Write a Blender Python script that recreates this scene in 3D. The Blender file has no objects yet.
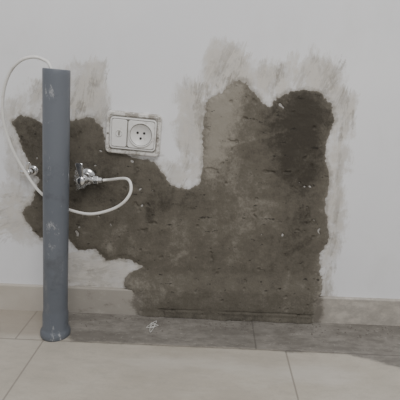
import bpy, math, numpy as np
from mathutils import Vector, Matrix, Euler
rng=np.random.RandomState(7)
# ---------------- camera ----------------
FPX=430.0; D=0.95; H=0.55
R=(Matrix.Rotation(math.radians(1.7),3,'Z')@Matrix.Rotation(math.radians(75),3,'X')@Matrix.Rotation(math.radians(1.5),3,'Z'))
C=Vector((0,-D,H))
cd=bpy.data.cameras.new('camera'); cam=bpy.data.objects.new('camera',cd)
bpy.context.collection.objects.link(cam)
cam.matrix_world=Matrix.Translation(C)@R.to_4x4()
cd.sensor_width=36; cd.lens=36*FPX/400; cd.clip_start=0.01
bpy.context.scene.camera=cam
def ray(px,py): return R@Vector(((px-200)/FPX,-(py-200)/FPX,-1))
def P(px,py,d=0.0):
    r=ray(px,py); t=(-d-C.y)/r.y; return C+r*t
def F(px,py,z=0.0):
    r=ray(px,py); t=(z-C.z)/r.z; return C+r*t
def PW(pts): return np.array([[P(*p).x,P(*p).z] for p in pts])
def PF(pts): return np.array([[F(*p).x,F(*p).y] for p in pts])
# ---------------- numpy helpers ----------------
def sdf(pts,poly):
    d=np.full(len(pts),1e9); ins=np.zeros(len(pts),bool); n=len(poly)
    for i in range(n):
        a=poly[i]; b=poly[(i+1)%n]; e=b-a; w=pts-a
        t=np.clip((w@e)/(e@e+1e-12),0,1)
        q=w-np.outer(t,e); d=np.minimum(d,(q**2).sum(1))
        c=((a[1]>pts[:,1])!=(b[1]>pts[:,1]))
        with np.errstate(divide='ignore',invalid='ignore'):
            xi=(b[0]-a[0])*(pts[:,1]-a[1])/(b[1]-a[1]+1e-15)+a[0]
        ins^=(c&(pts[:,0]<xi))
    d=np.sqrt(d); return np.where(ins,d,-d)
tabs=[rng.rand(128,128) for _ in range(8)]
def vnoise(x,y,k=0):
    t=tabs[k%8]; xi=np.floor(x).astype(int); yi=np.floor(y).astype(int)
    fx=x-xi; fy=y-yi; fx=fx*fx*(3-2*fx); fy=fy*fy*(3-2*fy)
    g=lambda a,b:t[a%128,b%128]
    return (g(xi,yi)*(1-fx)+g(xi+1,yi)*fx)*(1-fy)+(g(xi,yi+1)*(1-fx)+g(xi+1,yi+1)*fx)*fy-0.5
def fbm(x,y,s,o=4,k=0):
    r=0;a=1;ca,sa=math.cos(.6),math.sin(.6)
    for i in range(o):
        r=r+a*vnoise(x*s+i*17.3,y*s+i*9.1,k+i); s*=2.03;a*=0.5
        x,y=x*ca-y*sa,x*sa+y*ca
    return r
def ss(x,a,b):
    t=np.clip((x-a)/(b-a),0,1); return t*t*(3-2*t)
def grid_mesh(name,us,vs,fn,keep=None):
    U,V=np.meshgrid(us,vs); nu,nv=len(us),len(vs)
    u=U.ravel();v=V.ravel(); co=fn(u,v)
    idx=np.arange(nu*nv).reshape(nv,nu)
    q=np.stack([idx[:-1,:-1],idx[:-1,1:],idx[1:,1:],idx[1:,:-1]],-1).reshape(-1,4)
    if keep is not None:
        k=keep(u,v); q=q[k[q].any(1)]
        used=np.unique(q); rm=np.full(nu*nv,-1); rm[used]=np.arange(len(used)); q=rm[q]; co=co[used]; u=u[used]; v=v[used]
    me=bpy.data.meshes.new(name)
    me.vertices.add(len(co)); me.vertices.foreach_set('co',co.astype(np.float32).ravel())
    me.loops.add(q.size); me.loops.foreach_set('vertex_index',q.astype(np.int32).ravel())
    me.polygons.add(len(q)); me.polygons.foreach_set('loop_start',np.arange(0,q.size,4,dtype=np.int32))
    me.update(calc_edges=True); me.validate()
    me.polygons.foreach_set('use_smooth',np.ones(len(me.polygons),bool))
    ob=bpy.data.objects.new(name,me); bpy.context.collection.objects.link(ob)
    return ob,u,v
def attr(ob,name,vals):
    a=ob.data.attributes.new(name,'FLOAT','POINT'); a.data.foreach_set('value',np.asarray(vals,np.float32))
def mk(name,verts,faces,mat=None,parent=None,smooth=True):
    me=bpy.data.meshes.new(name); me.from_pydata([tuple(v) for v in verts],[],faces); me.update()
    for p in me.polygons: p.use_smooth=smooth
    ob=bpy.data.objects.new(name,me); bpy.context.collection.objects.link(ob)
    if mat: me.materials.append(mat)
    if parent: ob.parent=parent
    return ob
# ---------------- shader helper ----------------
class M:
    def __init__(s,name,rough=0.6,metal=0.0,spec=0.5):
        s.m=bpy.data.materials.new(name); s.m.use_nodes=True; s.t=s.m.node_tree; s.n=s.t.nodes; s.l=s.t.links
        s.b=s.n['Principled BSDF']; s.b.inputs['Roughness'].default_value=rough; s.b.inputs['Metallic'].default_value=metal
        s.b.inputs['Specular IOR Level'].default_value=spec
        s.tc=s.n.new('ShaderNodeTexCoord')
    def _s(s,inp,v):
        if isinstance(v,bpy.types.NodeSocket): s.l.new(v,inp)
        elif isinstance(v,(tuple,list)) and len(v)==3 and inp.type=='RGBA': inp.default_value=(*v,1)
        else: inp.default_value=v
    def attr(s,n):
        a=s.n.new('ShaderNodeAttribute'); a.attribute_name=n; return a.outputs['Fac']
    def noise(s,scale,detail=4,rough=0.55,stretch=(1,1,1),rot=(0,0,0),dist=0.0,loc=(0,0,0)):
        mp=s.n.new('ShaderNodeMapping'); mp.inputs['Scale'].default_value=stretch; mp.inputs['Rotation'].default_value=rot; mp.inputs['Location'].default_value=loc
        s.l.new(s.tc.outputs['Object'],mp.inputs[0])
        n=s.n.new('ShaderNodeTexNoise'); s.l.new(mp.outputs[0],n.inputs['Vector'])
        n.inputs['Scale'].default_value=scale; n.inputs['Detail'].default_value=detail; n.inputs['Roughness'].default_value=rough; n.inputs['Distortion'].default_value=dist
        return n.outputs['Fac']
    def math(s,op,a,b=0.0,c=None):
        n=s.n.new('ShaderNodeMath'); n.operation=op; s._s(n.inputs[0],a); s._s(n.inputs[1],b)
        if c is not None: s._s(n.inputs[2],c)
        return n.outputs[0]
    def cen(s,v,k): return s.math('MULTIPLY',s.math('SUBTRACT',v,.5),k)
    def rng(s,v,a,b,c=0.0,d=1.0):
        n=s.n.new('ShaderNodeMapRange'); n.interpolation_type='SMOOTHSTEP'
        for i,x in enumerate((v,a,b,c,d)): s._s(n.inputs[i],x)
        return n.outputs[0]
    def mix(s,f,a,b,mode='MIX'):
        n=s.n.new('ShaderNodeMix'); n.data_type='RGBA'; n.blend_type=mode
        s._s(n.inputs[0],f); s._s(n.inputs[6],a); s._s(n.inputs[7],b); return n.outputs[2]
    def bump(s,h,strength=0.3,dist=0.001):
        n=s.n.new('ShaderNodeBump'); n.inputs['Strength'].default_value=strength; n.inputs['Distance'].default_value=dist
        s._s(n.inputs['Height'],h); s.l.new(n.outputs[0],s.b.inputs['Normal'])
    def col(s,c): s._s(s.b.inputs['Base Color'],c); return s
# ---------------- outlines ----------------
wet=[(12,122),(22,116),(32,118),(44,124),(56,118),(72,119),(92,117),(103,128),(107,148),(128,156),(150,160),(160,170),(172,184),(188,190),(198,184),(203,168),(202,140),(205,118),(208,100),(215,95),(223,92),(230,83),(238,80),(246,83),(255,92),(262,103),(270,109),(277,99),(286,94),(300,90),(318,92),(331,104),(335,122),(327,138),(325,155),(331,180),(325,212),(330,238),(318,258),(321,285),(314,300),(312,322),(312,345),(138,345),(141,308),(142,294),(126,284),(130,272),(142,266),(122,259),(106,261),(96,249),(78,250),(68,238),(45,240),(32,232),(22,212),(34,200),(38,180),(26,158),(20,140)]
wetW=PW(wet)
smear1=[(2,108),(18,94),(38,80),(50,68),(72,64),(88,68),(104,66),(107,95),(105,112),(108,150),(160,158),(180,165),(175,120),(177,86),(196,80),(203,52),(214,42),(226,40),(238,54),(256,66),(284,62),(300,68),(318,53),(342,68),(344,90),(358,98),(355,118),(344,140),(347,170),(342,200),(344,236),(333,262),(330,286),(336,300),(330,320),(60,320),(66,270),(44,248),(22,244),(2,230),(-14,214),(-14,188),(10,184),(2,160)]
smW=PW(smear1)
cores=[(90,95,24,36,1.),(25,220,44,24,.9),(12,130,20,34,.7),(192,130,18,46,1.),(225,68,26,24,1.),(262,82,30,18,.95),(322,80,28,24,.95),(345,112,14,30,.9),(338,205,13,75,.85),(95,272,54,22,1.2),(108,290,40,20,1.2),(324,290,12,28,.7),(170,172,20,18,.8),(12,175,20,40,.6),(45,88,24,20,.7)]
def corefield(x,z):
    r=np.zeros(len(x))
    for (px,py,rx,ry,s) in cores:
        c=P(px,py); k=0.0022
        r=np.maximum(r,s*np.exp(-(((x-c.x)/(rx*k))**2+((z-c.z)/(ry*k))**2)*0.7))
    return r
def wetfield(u,v):
    s=sdf(np.stack([u,v],1),wetW)
    return s+fbm(u,v,30,4)*.0065+fbm(u,v,170,3,3)*.0050
# ---------------- wall ----------------
xs=np.concatenate([np.linspace(-1.6,-.58,12),np.linspace(-.57,.62,860),np.linspace(.63,1.6,12)])
zs=np.concatenate([np.linspace(-.02,.78,580),np.linspace(.8,2.5,20)])
wall,u,v=grid_mesh('wall_back',xs,zs,lambda u,v:np.stack([u,fbm(u,v,9,3)*0.0006,v],1))
pts=np.stack([u,v],1)
sr=np.random.RandomState(11)
cov=np.zeros(len(u)); tn=np.full(len(u),.5)
regions=[ # px box, n, angle, spread, len(m), width(m), strength
 ((182,85,202,175),34,86,10,.045,.012,.9),((205,52,245,98),50,75,22,.040,.012,1.),((240,66,290,104),48,80,22,.032,.012,.95),
 ((290,60,340,103),50,70,25,.036,.012,.95),((332,92,354,140),32,85,14,.04,.010,.9),((326,140,342,250),52,88,8,.05,.010,.9),((318,250,334,305),20,85,14,.03,.010,.8),
 ((70,70,104,120),48,80,20,.040,.014,.95),((28,82,60,120),28,60,25,.03,.012,.8),((5,105,24,150),26,80,18,.035,.011,.8),((-5,195,40,238),44,20,20,.04,.012,.9),((5,150,34,200),22,80,20,.03,.011,.65),
 ((70,252,135,285),56,5,18,.040,.013,1.),((72,278,138,315),56,0,20,.040,.013,1.),((160,158,202,190),24,60,30,.02,.009,.85),((106,150,160,160),14,10,10,.02,.006,.8)]
for (x0,y0,x1,y1),n,ang,sp,ln,wd,stg in regions:
    for i in range(n):
        c=P(sr.uniform(x0,x1),sr.uniform(y0,y1)); a=math.radians(ang+sr.normal(0,sp*.6))
        l=ln*sr.uniform(.3,.75); w=wd*sr.uniform(.3,1.0); st=stg*sr.uniform(.35,1.0); tv=sr.choice([.15,.5,.75,1.0])
        Rr=l+w+.004
        k=np.where((np.abs(u-c.x)<Rr)&(np.abs(v-c.z)<Rr))[0]
        if len(k)==0: continue
        dx=u[k]-c.x; dz=v[k]-c.z; A=dx*math.cos(a)+dz*math.sin(a); B=-dx*math.sin(a)+dz*math.cos(a)
        B=B+vnoise(A*18+i,A*0+i*3.7,2)*.006
        br=vnoise(B*620+i*13.1,A*16+i,i%5)+.7*vnoise(B*1500+i*3.1,A*25,(i+2)%5)
        gr=fbm(dx+i,dz,160,2,i%4)
        al=ss(w-np.abs(B)+gr*.004,-.0003,.0013)*ss(l-np.abs(A)+br*.018,-.001,.005)
        al=al*np.clip(.76+br*1.1+gr*.7,0,1)*st
        tn[k]=tn[k]*(1-al)+tv*al; cov[k]=cov[k]+(1-cov[k])*al*.8
attr(wall,'smear',np.clip(sdf(pts,smW),-.08,.08)); attr(wall,'core',corefield(u,v)); attr(wall,'wet',np.clip(wetfield(u,v),-.08,.08))
attr(wall,'stroke',cov); attr(wall,'stone',tn)
m=M('painted_wall',0.65,spec=.3)
n1=m.noise(14,6,.62,dist=.5); n2=m.noise(30,7,.75,stretch=(1.5,1,.5),rot=(0,.35,0)); n3=m.noise(2.2,3); n4=m.noise(120,5,.75)
n5=m.noise(45,7,.8,loc=(4,1,1))
base=m.mix(m.rng(n3,.35,.65),(0.725,0.728,0.75),(0.77,0.772,0.785))
base=m.mix(m.rng(m.noise(8,5,.65,stretch=(1,1,.5)),.50,.75,0,.35),base,(0.64,0.635,0.63))
sm=m.math('ADD',m.attr('smear'),m.cen(n1,.07))
sm=m.math('ADD',sm,m.cen(n2,.08))
ms=m.rng(sm,-.008,.008)
cv=m.math('ADD',m.math('MULTIPLY',m.attr('core'),.85),m.cen(n5,2.6))
cv=m.math('ADD',cv,m.cen(n1,1.6))
cv=m.rng(cv,-.1,1.0,0.12,.8)
f0=m.math('MULTIPLY',ms,cv)
wash=m.mix(m.rng(n5,.35,.65),(0.40,0.370,0.325),(0.52,0.49,0.445))
c=m.mix(f0,base,wash)
st=m.math('MULTIPLY',m.attr('stroke'),m.rng(m.math('ADD',m.cen(n5,2.6),.5),.1,.7,.4,1.0))
stc=m.mix(m.rng(m.math('ADD',m.attr('stone'),m.cen(n5,1.2)),.15,.8),(0.27,0.247,0.212),(0.56,0.53,0.485))
c=m.mix(st,c,stc)
f=m.math('MAXIMUM',f0,st)
we=m.math('ADD',m.attr('wet'),m.cen(n5,.03))
c=m.mix(m.rng(we,-.010,.002,0,.65),c,(0.20,0.182,0.153))
sp=m.rng(m.noise(70,2,.5),.75,.79)
c=m.mix(m.math('MULTIPLY',sp,.5),c,(.35,.33,.3))
m.col(c); m.bump(m.math('ADD',m.math('MULTIPLY',n5,f),m.math('MULTIPLY',n4,.2)),.3,.0012)
wall.data.materials.append(m.m)
# ---------------- baseboard ----------------
bt=P(200,291).z; BT=0.009
bx=np.concatenate([np.linspace(-1.6,-.6,8),np.linspace(-.59,.62,500),np.linspace(.63,1.6,8)])
prof=[(0.0005,bt)]+[(-BT*.75*t,bt) for t in (.5,1)]+[(-BT*.93,bt-.0006),(-BT,bt-.002)]+[(-BT,z) for z in np.linspace(bt-.004,0,26)]
py_=np.array([p[0] for p in prof]); pz_=np.array([p[1] for p in prof]); ti=np.arange(len(prof))
bb,u,v=grid_mesh('baseboard_back',bx,ti[::-1].astype(float),lambda u,v:np.stack([u,np.interp(v,ti,py_),np.interp(v,ti,pz_)],1))
xl0,xl1,xr0=P(66,300).x,P(142,305).x,P(316,305).x
dirt=ss(u,xl0-.02,xl0+.02)*.56+ss(u,xl1-.03,xl1)*.44-ss(u,xr0,xr0+.03)*.66
attr(bb,'dirt',dirt)
m=M('skirting_tile',.4)
n=m.noise(30,6,.75,stretch=(1,1,1.5)); n2=m.noise(9,4)
a=m.math('ADD',m.attr('dirt'),m.cen(n,1.3))
b=m.mix(m.rng(n2,.3,.7),(0.46,0.42,0.365),(0.53,0.49,0.435))
b=m.mix(m.rng(a,.12,.5,0,.9),b,(0.33,0.305,0.27))
b=m.mix(m.rng(a,.60,.95),b,(0.16,0.143,0.12))
m.col(b); m.bump(n,.2,.001); bb.data.materials.append(m.m)
# ---------------- cement patch ----------------
xs=np.arange(P(0,200).x-.01,P(345,200).x+.01,.0014); zs=np.arange(0.0005,P(230,60).z,.0014)
def height(u,v):
    s=wetfield(u,v)
    t=np.where(s>0,1-np.exp(-s/.005),s/.003)
    th=.0011*t
    inside=ss(s,0,.015)
    rough=fbm(u,v*1.3,14,3,2)*.0020+fbm(u*.9,v*1.2,70,3,1)*.0006+fbm(u,v,230,2,5)*.00035
    pit=ss(fbm(u,v,60,2,4),.42,.52)*.0024
    return s,th+inside*(rough-pit+.0015)
zb=bt
def patchfn(u,v):
    s,h=height(u,v)
    wv=fbm(u,v*0+3.3,11,3,2)*.012
    base=(BT+.0015)*ss(-(v-zb-wv),-.050,.0)
    g=.0018*np.exp(-((v-.020-wv*.3)/.0025)**2)*ss(vnoise(u*14,u*0,3),-.3,.1)
    base=base+0.004*ss(-v,-.012,0)*(1+fbm(u,v,30,2)*1.2)-g
    return np.stack([u,-(base+h),v],1)
cp,u,v=grid_mesh('cement_patch',xs,zs,patchfn,lambda u,v:height(u,v)[0]>-.004)
blobs=[(224,110,20,32,1.5),(213,150,12,40,1.0),(240,92,12,10,.6),(255,130,10,30,.2),(305,112,30,22,-.9),(285,140,24,34,-.9),(305,190,22,60,-.7),(300,160,25,25,-.3),(56,190,35,40,-.6),(100,175,25,25,-.4),(150,200,45,25,-.3),(245,200,40,35,.4),(180,235,40,30,.15),(100,240,30,12,.3),(165,290,40,16,.4),(260,285,50,16,.0),(300,270,25,30,.1),(140,300,10,20,.8),(28,135,14,20,-.4),(30,215,16,16,.3),(325,200,8,60,.5),(323,290,9,30,.7),(85,130,18,12,-.3),(230,316,110,7,-.7),(190,205,30,12,-.5)]
tone=np.zeros(len(u))
for (px,py,rx,ry,s) in blobs:
    c=P(px,py); k=.0022
    tone+=s*np.exp(-(((u-c.x)/(rx*k))**2+((v-c.z)/(ry*k))**2)*.8)
for i in range(90):
    c=P(sr.uniform(30,325),sr.uniform(95,310)); a=math.radians(sr.choice([0,15,70,100])+sr.normal(0,14)); l=sr.uniform(.015,.06); w=sr.uniform(.003,.014)
    dx=u-c.x;dz=v-c.z;A=dx*math.cos(a)+dz*math.sin(a);B=-dx*math.sin(a)+dz*math.cos(a)
    tone+=sr.uniform(-.45,.45)*ss(w-np.abs(B)+vnoise(A*60+i,B*60,1)*.006,-.002,.005)*ss(l-np.abs(A),-.001,.02)
s_,h_=height(u,v)
attr(cp,'tone',tone); attr(cp,'edge',s_)
m=M('wet_cement_render',.78,spec=.28)
n1=m.noise(9,7,.7,dist=.3); n2=m.noise(45,8,.8); n3=m.noise(240,4,.75); n4=m.noise(20,7,.75,stretch=(1,1,.7),loc=(3,1,2))
t=m.math('ADD',m.attr('tone'),m.cen(n1,2.4))
t=m.math('ADD',t,m.cen(n2,2.8))
t=m.math('ADD',t,m.cen(n4,2.0))
t=m.math('ADD',t,m.cen(n3,1.4))
c=m.mix(m.rng(t,-1.4,.1),(0.049,0.0425,0.033),(0.118,0.105,0.084))
c=m.mix(m.rng(t,0,1.7),c,(0.265,0.243,0.205))
en=m.math('ADD',m.attr('edge'),m.cen(n2,.016))
c=m.mix(m.rng(en,.006,-.003,0,.6),c,(0.22,0.20,0.17))
pits=m.rng(m.noise(80,3,.6,stretch=(.6,1,1.2),loc=(5,5,5)),.65,.70)
c=m.mix(m.math('MULTIPLY',pits,.8),c,(.022,.019,.015))
m.col(c); m.bump(m.math('ADD',n2,m.math('MULTIPLY',n3,.45)),.65,.0019)
cp.data.materials.append(m.m)
# ---------------- floor ----------------
fx=np.concatenate([np.linspace(-1.6,-.6,12),np.linspace(-.59,.62,420),np.linspace(.63,1.6,12)])
fy=np.concatenate([np.linspace(-2.4,-.5,16),np.linspace(-.49,.0,200)])
fl,u,v=grid_mesh('floor',fx,fy,lambda u,v:np.stack([u,v,u*0],1))
pts=np.stack([u,v],1)
band=PF([(62,296),(460,312),(520,400),(450,384),(400,369),(374,361),(344,354),(290,352),(262,350),(200,347),(130,344),(72,342),(64,334)])
attr(fl,'band',np.clip(sdf(pts,band),-.08,.08))
haze=PF([(100,356),(260,360),(330,364),(350,374),(330,380),(240,376),(150,370),(100,362)])
attr(fl,'haze',np.clip(sdf(pts,haze),-.1,.1))
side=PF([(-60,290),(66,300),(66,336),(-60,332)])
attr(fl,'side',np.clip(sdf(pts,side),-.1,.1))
m=M('ceramic_floor_tile',.42,spec=.4)
sep=m.n.new('ShaderNodeSeparateXYZ'); m.l.new(m.tc.outputs['Object'],sep.inputs[0]); X,Y=sep.outputs[0],sep.outputs[1]
yj=F(200,347).y; xa=F(254,335).x; xb=F(22,372).x; xc=F(291,372).x; T=xc-xb
row=m.math('FLOOR',m.math('DIVIDE',m.math('SUBTRACT',Y,yj),T))
par=m.math('ABSOLUTE',m.math('MODULO',row,2.0))
off=m.math('ADD',xa,m.math('MULTIPLY',par,xb-xa))
def jd(v):
    q=m.math('DIVIDE',v,T); fr=m.math('SUBTRACT',q,m.math('ROUND',q)); return m.math('MULTIPLY',m.math('ABSOLUTE',fr),T)
dj=m.math('MINIMUM',jd(m.math('SUBTRACT',Y,yj)),jd(m.math('SUBTRACT',X,off)))
joint=m.rng(dj,.0010,.0024,1,0)
n1=m.noise(7,5,.6,stretch=(.7,1.3,1)); n2=m.noise(45,6,.8,stretch=(.6,1.3,1),rot=(0,0,.2)); n3=m.noise(240,4,.7); n4=m.noise(13,7,.72,stretch=(.5,1.6,1),loc=(2,2,2))
c=m.mix(m.rng(n1,.3,.7),(0.42,0.382,0.322),(0.50,0.46,0.395))
c=m.mix(m.rng(n3,.4,.7,0,.3),c,(.37,.335,.285))
c=m.mix(m.rng(n2,.46,.66,0,.4),c,(.34,.31,.265))
c=m.mix(m.rng(n4,.5,.72,0,.35),c,(.53,.50,.45))
hz=m.math('ADD',m.attr('haze'),m.cen(n4,.25))
c=m.mix(m.rng(hz,-.04,.05,0,.6),c,(0.55,0.52,0.47))
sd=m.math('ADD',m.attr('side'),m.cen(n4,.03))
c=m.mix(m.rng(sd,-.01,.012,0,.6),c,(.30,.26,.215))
c=m.mix(m.math('MULTIPLY',joint,.75),c,(.24,.215,.185))
bd=m.math('ADD',m.attr('band'),m.cen(n4,.03))
bd=m.math('ADD',bd,m.cen(n2,.018))
bc=m.mix(m.rng(n4,.38,.64),(0.150,0.138,0.123),(0.245,0.228,0.205))
bc=m.mix(m.rng(n2,.42,.66,0,.7),bc,(.105,.095,.083))
dust=m.rng(m.noise(90,4,.75,loc=(9,9,9)),.58,.68)
bc=m.mix(m.math('MULTIPLY',dust,.5),bc,(.38,.36,.33))
bc=m.mix(m.math('MULTIPLY',joint,.5),bc,(.08,.072,.062))
bf=m.rng(bd,-.005,.008)
c=m.mix(m.math('MULTIPLY',bf,.93),c,bc)
m.col(c)
m._s(m.b.inputs['Roughness'],m.rng(bf,0,1,.38,.6))
m.bump(m.math('SUBTRACT',m.math('MULTIPLY',n2,.2),joint),.4,.001)
fl.data.materials.append(m.m)
# ---------------- lathe / tube helpers ----------------
def lathe(prof,seg=56,M4=None,close=False):
    V=[];Fc=[]
    for (r,z) in prof:
        for i in range(seg):
            a=2*math.pi*i/seg; p=Vector((r*math.cos(a),r*math.sin(a),z)); V.append(M4@p if M4 else p)
    n=len(prof)
    for j in range(n-1 if not close else n):
        k=(j+1)%n
        for i in range(seg): Fc.append((j*seg+i,j*seg+(i+1)%seg,k*seg+(i+1)%seg,k*seg+i))
    if not close:
        if prof[0][0]>1e-5: Fc.append(tuple(range(seg))[::-1])
        if prof[-1][0]>1e-5: Fc.append(tuple((n-1)*seg+i for i in range(seg)))
    return V,Fc
def frame(o,d):
    d=Vector(d).normalized(); q=d.to_track_quat('Z','Y'); return Matrix.Translation(o)@q.to_matrix().to_4x4()
def catmull(P_,k=14):
    out=[]; Q=[P_[0]*2-P_[1]]+list(P_)+[P_[-1]*2-P_[-2]]
    for i in range(1,len(Q)-2):
        a,b,c,d=Q[i-1:i+3]
        for j in range(k):
            t=j/k; out.append(0.5*((2*b)+(c-a)*t+(2*a-5*b+4*c-d)*t*t+(3*b-a-3*c+d)*t**3))
    out.append(P_[-1]); return out
def tube(name,pts,r,mat,parent=None,seg=14):
    V=[];Fc=[]; up=None
    for i,p in enumerate(pts):
        t=(pts[min(i+1,len(pts)-1)]-pts[max(i-1,0)]).normalized()
        if up is None: up=t.orthogonal().normalized()
        up=(up-t*up.dot(t)).normalized(); b=t.cross(up)
        rr=r(i/len(pts)) if callable(r) else r
        for k in range(seg):
            a=2*math.pi*k/seg; V.append(p+up*rr*math.cos(a)+b*rr*math.sin(a))
    for i in range(len(pts)-1):
        for k in range(seg): Fc.append((i*seg+k,i*seg+(k+1)%seg,(i+1)*seg+(k+1)%seg,(i+1)*seg+k))
    Fc.append(tuple(range(seg))[::-1]); Fc.append(tuple((len(pts)-1)*seg+k for k in range(seg)))
    return mk(name,V,Fc,mat,parent)
# ---------------- PVC pipe ----------------
pb=F(55.5,334); pd=-pb.y
pt=P(56.5,69,pd)
L=(pt-pb).length; MP=frame(pb,pt-pb); ro=.0258
m=M('grey_pvc',.42,spec=.45)
n1=m.noise(22,6,.7,stretch=(1,1,.5)); n2=m.noise(60,7,.85,stretch=(1,1,.4)); n3=m.noise(5,4)
c=m.mix(m.rng(n3,.3,.7),(0.105,0.118,0.140),(0.138,0.151,0.173))
w=m.math('ADD',m.attr('scuff'),m.cen(n2,3.6))
c=m.mix(m.rng(w,.46,.90,0,.7),c,(.50,.50,.50))
c=m.mix(m.rng(n1,.58,.72,0,.35),c,(.28,.275,.26))
c=m.mix(m.rng(m.noise(12,5,.7,loc=(7,3,1)),.54,.72,0,.5),c,(.055,.058,.063))
m.col(c); m.bump(n2,.12,.0006)
prof=[(.0225,.001),(.0315,0.0),(.0325,.004),(.0325,.012),(.0295,.017),(.0275,.022),(.0275,.055),(.0260,.062)]
prof+=[(ro,z) for z in np.linspace(.07,L-.002,60)]+[(ro-.0008,L),(ro-.0030,L),(ro-.0036,L-.002),(ro-.0036,.03)]
V,Fc=lathe(prof,64,MP,close=True)
pipe=mk('pvc_pipe',V,Fc,m.m)
Vn=np.array([tuple(x) for x in V]); sc=np.zeros(len(Vn))
for (px,py,rr,s) in [(50,92,.015,.5),(50,228,.022,.6),(52,246,.018,.5),(58,215,.02,.3),(55,332,.04,.4),(62,150,.015,.25),(50,175,.02,.2),(50,120,.012,.25),(60,290,.02,.2),(56,72,.02,.25)]:
    q=P(px,py,pd+.025); q=np.array(tuple(q)); sc=np.maximum(sc,s*np.exp(-((Vn-q)**2).sum(1)/rr**2))
attr(pipe,'scuff',sc)
# ---------------- outlet ----------------
def plastic(name,a,b,dirtlo,amt=.7):
    m=M(name,.35); n=m.noise(45,6,.8); n2=m.noise(140,4,.7)
    c=m.mix(m.rng(n,dirtlo,dirtlo+.14,0,amt),a,b); m.col(c); m.bump(n2,.1,.0005); return m.m
mw=plastic('outlet_plastic',(.72,.71,.69),(.42,.39,.35),.54,.55); mf=plastic('outlet_frame_plastic',(.66,.645,.615),(.28,.255,.22),.45,.9)
mdk=M('dark_hole',.7).col((.02,.02,.02)).m; mgr=M('seam_grey',.6).col((.20,.19,.17)).m
oc=P(134,133.5); du=(P(159,136)-P(108,131)).normalized(); dn=Vector((0,-1,0)); dv=dn.cross(du).normalized(); 
if dv.z<0: dv=-dv
OW=(P(161,135)-P(106.5,131)).length; OH=(P(134,155)-P(134,113)).length
MO=Matrix((( du.x,dv.x,dn.x,oc.x),(du.y,dv.y,dn.y,oc.y),(du.z,dv.z,dn.z,oc.z),(0,0,0,1)))
def rr(name,cx,cy,w,h,r,layers,mat,parent):
    V=[];seg=8;N=seg*4
    for (ins,z) in layers:
        ww=w/2-ins;hh=h/2-ins;r2=max(r-ins,.0004)
        for q,(sx,sy) in enumerate(((1,1),(-1,1),(-1,-1),(1,-1))):
            for i in range(seg):
                a=math.pi/2*(q+i/(seg-1)); V.append(MO@Vector((cx+sx*(ww-r2)+r2*math.cos(a),cy+sy*(hh-r2)+r2*math.sin(a),z)))
    Fc=[]
    for j in range(len(layers)-1):
        for i in range(N): Fc.append((j*N+i,j*N+(i+1)%N,(j+1)*N+(i+1)%N,(j+1)*N+i))
    Fc.append(tuple((len(layers)-1)*N+i for i in range(N)))
    return mk(name,V,Fc,mat,parent,smooth=False)
E=bpy.data.objects.new('power_outlet',None); bpy.context.collection.objects.link(E)
rr('frame',0,0,OW,OH,.010,[(0,-.001),(0,.008),(.0012,.0105),(.003,.0115),(.0075,.0115),(.0088,.0098),(.0095,.0085)],mf,E)
iw,ih=OW-.026,OH-.030
rr('shadow_gap',0,0,iw+.0095,ih+.0095,.009,[(0,.008),(0,.0092)],mgr,E)
rr('inner_bezel',0,0,iw+.006,ih+.006,.008,[(0,.008),(0,.0135),(.001,.0145),(.003,.0145),(.004,.011)],mw,E)
rr('seam_plate',0,0,iw-.001,ih-.001,.006,[(0,.0105),(0,.0116)],mgr,E)
lw=iw*.36; rw=iw-lw-.0030
lx=-iw/2+lw/2+.0006; rx=iw/2-rw/2-.0006
rr('blank_module',lx,0,lw-.001,ih-.003,.005,[(0,.011),(0,.0150),(.001,.0160)],mw,E)
rr('socket_module',rx,0,rw,ih-.003,.006,[(0,.011),(0,.0150),(.001,.0160)],mw,E)
rS=min(rw,ih)/2-.0020
T0=MO@Matrix.Translation((rx,0,.0005))
V,Fc=lathe([(rS,.015),(rS,.0174),(rS-.0008,.0182),(rS-.002,.0182),(rS-.0028,.0160),(0.00001,.0158)],48,T0); mk('socket_ring',V,Fc,mw,E)
V,Fc=lathe([(rS-.0026,.01585),(rS-.0026,.0166),(rS-.0038,.0166),(rS-.0038,.01585)],48,T0,close=True); mk('socket_groove',V,Fc,mgr,E)
for i,(a,b) in enumerate(((-.0072,.0045),(.0072,.0045),(0,-.0072))):
    V,Fc=lathe([(.0027,.0155),(.0027,.0166),(.00001,.0166)],20,T0@Matrix.Translation((a,b,0))); mk('pin_hole_%d'%(i+1),V,Fc,mdk,E)
rr('cord_notch',lx,-.001,.0035,.010,.0015,[(0,.0155),(0,.0166)],mgr,E)
V,Fc=lathe([(.0075,.0155),(.0075,.0173),(.0066,.0179),(.0060,.0173),(.0060,.0155)],28,MO@Matrix.Translation((lx,0,0)),close=True); mk('blank_ring',V,Fc,mw,E)
for i,sy in enumerate((-1,1)):
    V,Fc=lathe([(.0022,.0105),(.0022,.0122),(.0014,.0127),(.00001,.0127)],16,MO@Matrix.Translation((sy*(OW/2-.0052),-.003,0))); mk('screw_%d'%(i+1),V,Fc,mgr,E)
# ---------------- cable ----------------
mc=M('white_cable',.4); mc.col(mc.mix(mc.rng(mc.noise(40,4,.7),.5,.75,0,.5),(.76,.75,.72),(.45,.42,.38)))
VW=P(88,176)
portend=VW+Vector((.0415,-.0300,-.002))
cp_=[MP@Vector((.004,0,L-.09)),MP@Vector((-.002,.002,L-.03)),P(50,66,pd-.002),P(44,60,pd-.005),P(33,57,pd),P(20,61,pd),P(9,74,pd-.01),P(3,96,pd-.02),P(4,122,pd-.03),P(12,148,pd-.04),P(24,170,pd-.05),P(38,190,pd-.052),P(54,203,pd-.052),P(70,210,pd-.045),P(90,214,pd-.03),P(110,210,pd-.02),P(124,202,pd-.012),P(131,190,pd-.015),P(127,179,pd-.03),portend+Vector((.014,0,.0015)),portend]
tube('electric_cable',catmull(cp_),.0031,mc.m)
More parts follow.
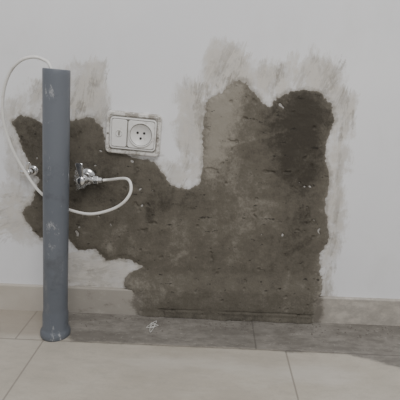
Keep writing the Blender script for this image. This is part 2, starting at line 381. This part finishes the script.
# ---------------- valves ----------------
mch=M('chrome',.2,metal=1.0); mch.col(mch.mix(mch.rng(mch.noise(60,4),.5,.7,0,.6),(.75,.75,.75),(.36,.34,.31))); mch=mch.m
mwrap=M('clear_plastic_film',.15,spec=.8); mwrap.col((.72,.73,.74))
mwrap._s(mwrap.b.inputs['Alpha'],mwrap.rng(mwrap.noise(55,5,.75,dist=.8),.44,.66,.03,.5)); mwrap=mwrap.m
from mathutils import noise
def film(nm,p0,p1,r0,r1,E,seed,n=60,seg=40):
    ax=(p1-p0); Mx=frame(p0,ax); Ln=ax.length; V=[];Fc=[]
    for j in range(n+1):
        t=j/n; r=r0+(r1-r0)*t+.004*math.sin(math.pi*t)
        for i in range(seg):
            a=2*math.pi*i/seg; q=Vector((math.cos(a)*1.6,math.sin(a)*1.6,t*3+seed))
            k=1+.75*noise.noise(q)+.4*abs(noise.noise(q*3.1))-.3*abs(noise.noise(q*6.3))
            V.append(Mx@Vector((r*k*math.cos(a),r*k*math.sin(a),Ln*t*(1+.25*noise.noise(Vector((math.cos(a)*2,math.sin(a)*2,seed)))))))
    for j in range(n):
        for i in range(seg): Fc.append((j*seg+i,j*seg+(i+1)%seg,(j+1)*seg+(i+1)%seg,(j+1)*seg+i))
    return mk(nm,V,Fc,mwrap,E,smooth=False)
def valve(w,side,wrap,s=1.0):
    E=bpy.data.objects.new('angle_valve',None); bpy.context.collection.objects.link(E)
    n=Vector((0,-1,0)); Mw=frame(w,n)
    def lt(nm,pr,Mx,mat=mch,seg=32,sm=True): 
        V,Fc=lathe([(r*s,z*s) for r,z in pr],seg,Mx); return mk(nm,V,Fc,mat,E,smooth=sm)
    lt('rosette',[(.020,.001),(.020,.005),(.017,.009),(.010,.012),(.00001,.012)],Mw)
    lt('body',[(.0075,.004),(.0075,.014),(.0110,.015),(.0120,.018),(.0120,.036),(.0110,.039),(.0085,.040),(.0085,.044),(.00001,.044)],Mw)
    c=w+n*.029*s
    thr=[(.0065,.004),(.0065,.013)]
    for k in range(6): thr+=[(.0074,.0135+k*.0013),(.0066,.0141+k*.0013)]
    lt('threaded_outlet',thr+[(.0066,.022),(.00001,.022)],frame(c,(side,-.02,-.04)))
    lt('coupling_nut',[(.0095,.021),(.0100,.022),(.0100,.031),(.0092,.0325),(.0065,.033),(.0060,.040),(.00001,.040)],frame(c,(side,-.02,-.04)),seg=6,sm=False)
    lt('stem',[(.005,0),(.005,.010),(.00001,.010)],Mw@Matrix.Translation((0,0,.042*s)))
    h=w+n*.052*s
    lt('handle_hub',[(.008,-.004),(.0095,-.002),(.0095,.004),(.007,.006),(.00001,.006)],frame(h,n))
    V=[];Fc=[];K=14
    for j in range(K+1):
        t=j/K; wd=(.0042+.0040*t)*s; th=.0020*s
        if j==K: wd*=.6
        cc=h+Vector((.002*side-.004*side*t,-.004*math.sin(t*2),.004+.036*t))*s
        for (a,b) in ((-1,-1),(1,-1),(1,1),(-1,1)): V.append(cc+Vector((a*wd,b*th,0)))
    for j in range(K):
        for k in range(4): Fc.append((j*4+k,j*4+(k+1)%4,(j+1)*4+(k+1)%4,(j+1)*4+k))
    Fc+= [(3,2,1,0),tuple(K*4+k for k in range(4))]
    ob=mk('handle_lever',V,Fc,mch,E,smooth=False)
    bv=ob.modifiers.new('bevel','BEVEL'); bv.width=.0008; bv.segments=2
    if wrap:
        film('plastic_wrap',w+n*.022+Vector((-.020,0,.002)),w+n*.026+Vector((.012,0,-.004)),.015,.012,E,1.3)
    return E
valve(VW,1,True,1.0); valve(P(34,170),-1,False,.6)
# ---------------- string scrap ----------------
ms=M('white_string',.7).col((.70,.69,.66)).m
o=F(153,327); pts=[]
r2=np.random.RandomState(3)
for i in range(12):
    a=i*2.3; rr_=.003+.016*r2.rand(); pts.append(o+Vector((rr_*math.cos(a)*1.1,rr_*math.sin(a)*1.8,.0018+.004*r2.rand())))
tube('string_scrap',catmull(pts,8),.0005,ms,seg=8)
# ---------------- crumbs of cement ----------------
V=[];Fc=[]
for i in range(220):
    x=r2.uniform(P(75,320).x,P(390,320).x); y=-BT-.008-abs(r2.normal(0,.028)); s=r2.uniform(.0006,.0026); b=len(V)
    for d in ((1,0,0),(0,1,0),(-1,0,0),(0,-1,0),(0,0,1),(0,0,-.3)): V.append((x+d[0]*s*r2.uniform(.6,1.3),y+d[1]*s*r2.uniform(.6,1.3),.3*s+d[2]*s*.9))
    for t in ((0,1,4),(1,2,4),(2,3,4),(3,0,4),(1,0,5),(2,1,5),(3,2,5),(0,3,5)): Fc.append(tuple(b+k for k in t))
mk('cement_crumbs',V,Fc,M('cement_crumb',.9).col((.17,.15,.13)).m,smooth=False)
# ---------------- light ----------------
def area(name,loc,tgt,size,e,col):
    l=bpy.data.lights.new(name,'AREA'); l.shape='RECTANGLE'; l.size=size[0]; l.size_y=size[1]; l.energy=e; l.color=col
    o=bpy.data.objects.new(name,l); bpy.context.collection.objects.link(o); o.location=loc
    o.rotation_euler=(Vector(tgt)-Vector(loc)).to_track_quat('-Z','Y').to_euler()
area('ceiling_light',(.4,-1.7,2.4),(0.05,0,.3),(1.2,1.2),46,(1,.982,.96))
w=bpy.data.worlds.new('world'); bpy.context.scene.world=w; w.use_nodes=True
w.node_tree.nodes['Background'].inputs[0].default_value=(.97,.98,1,1); w.node_tree.nodes['Background'].inputs[1].default_value=.56
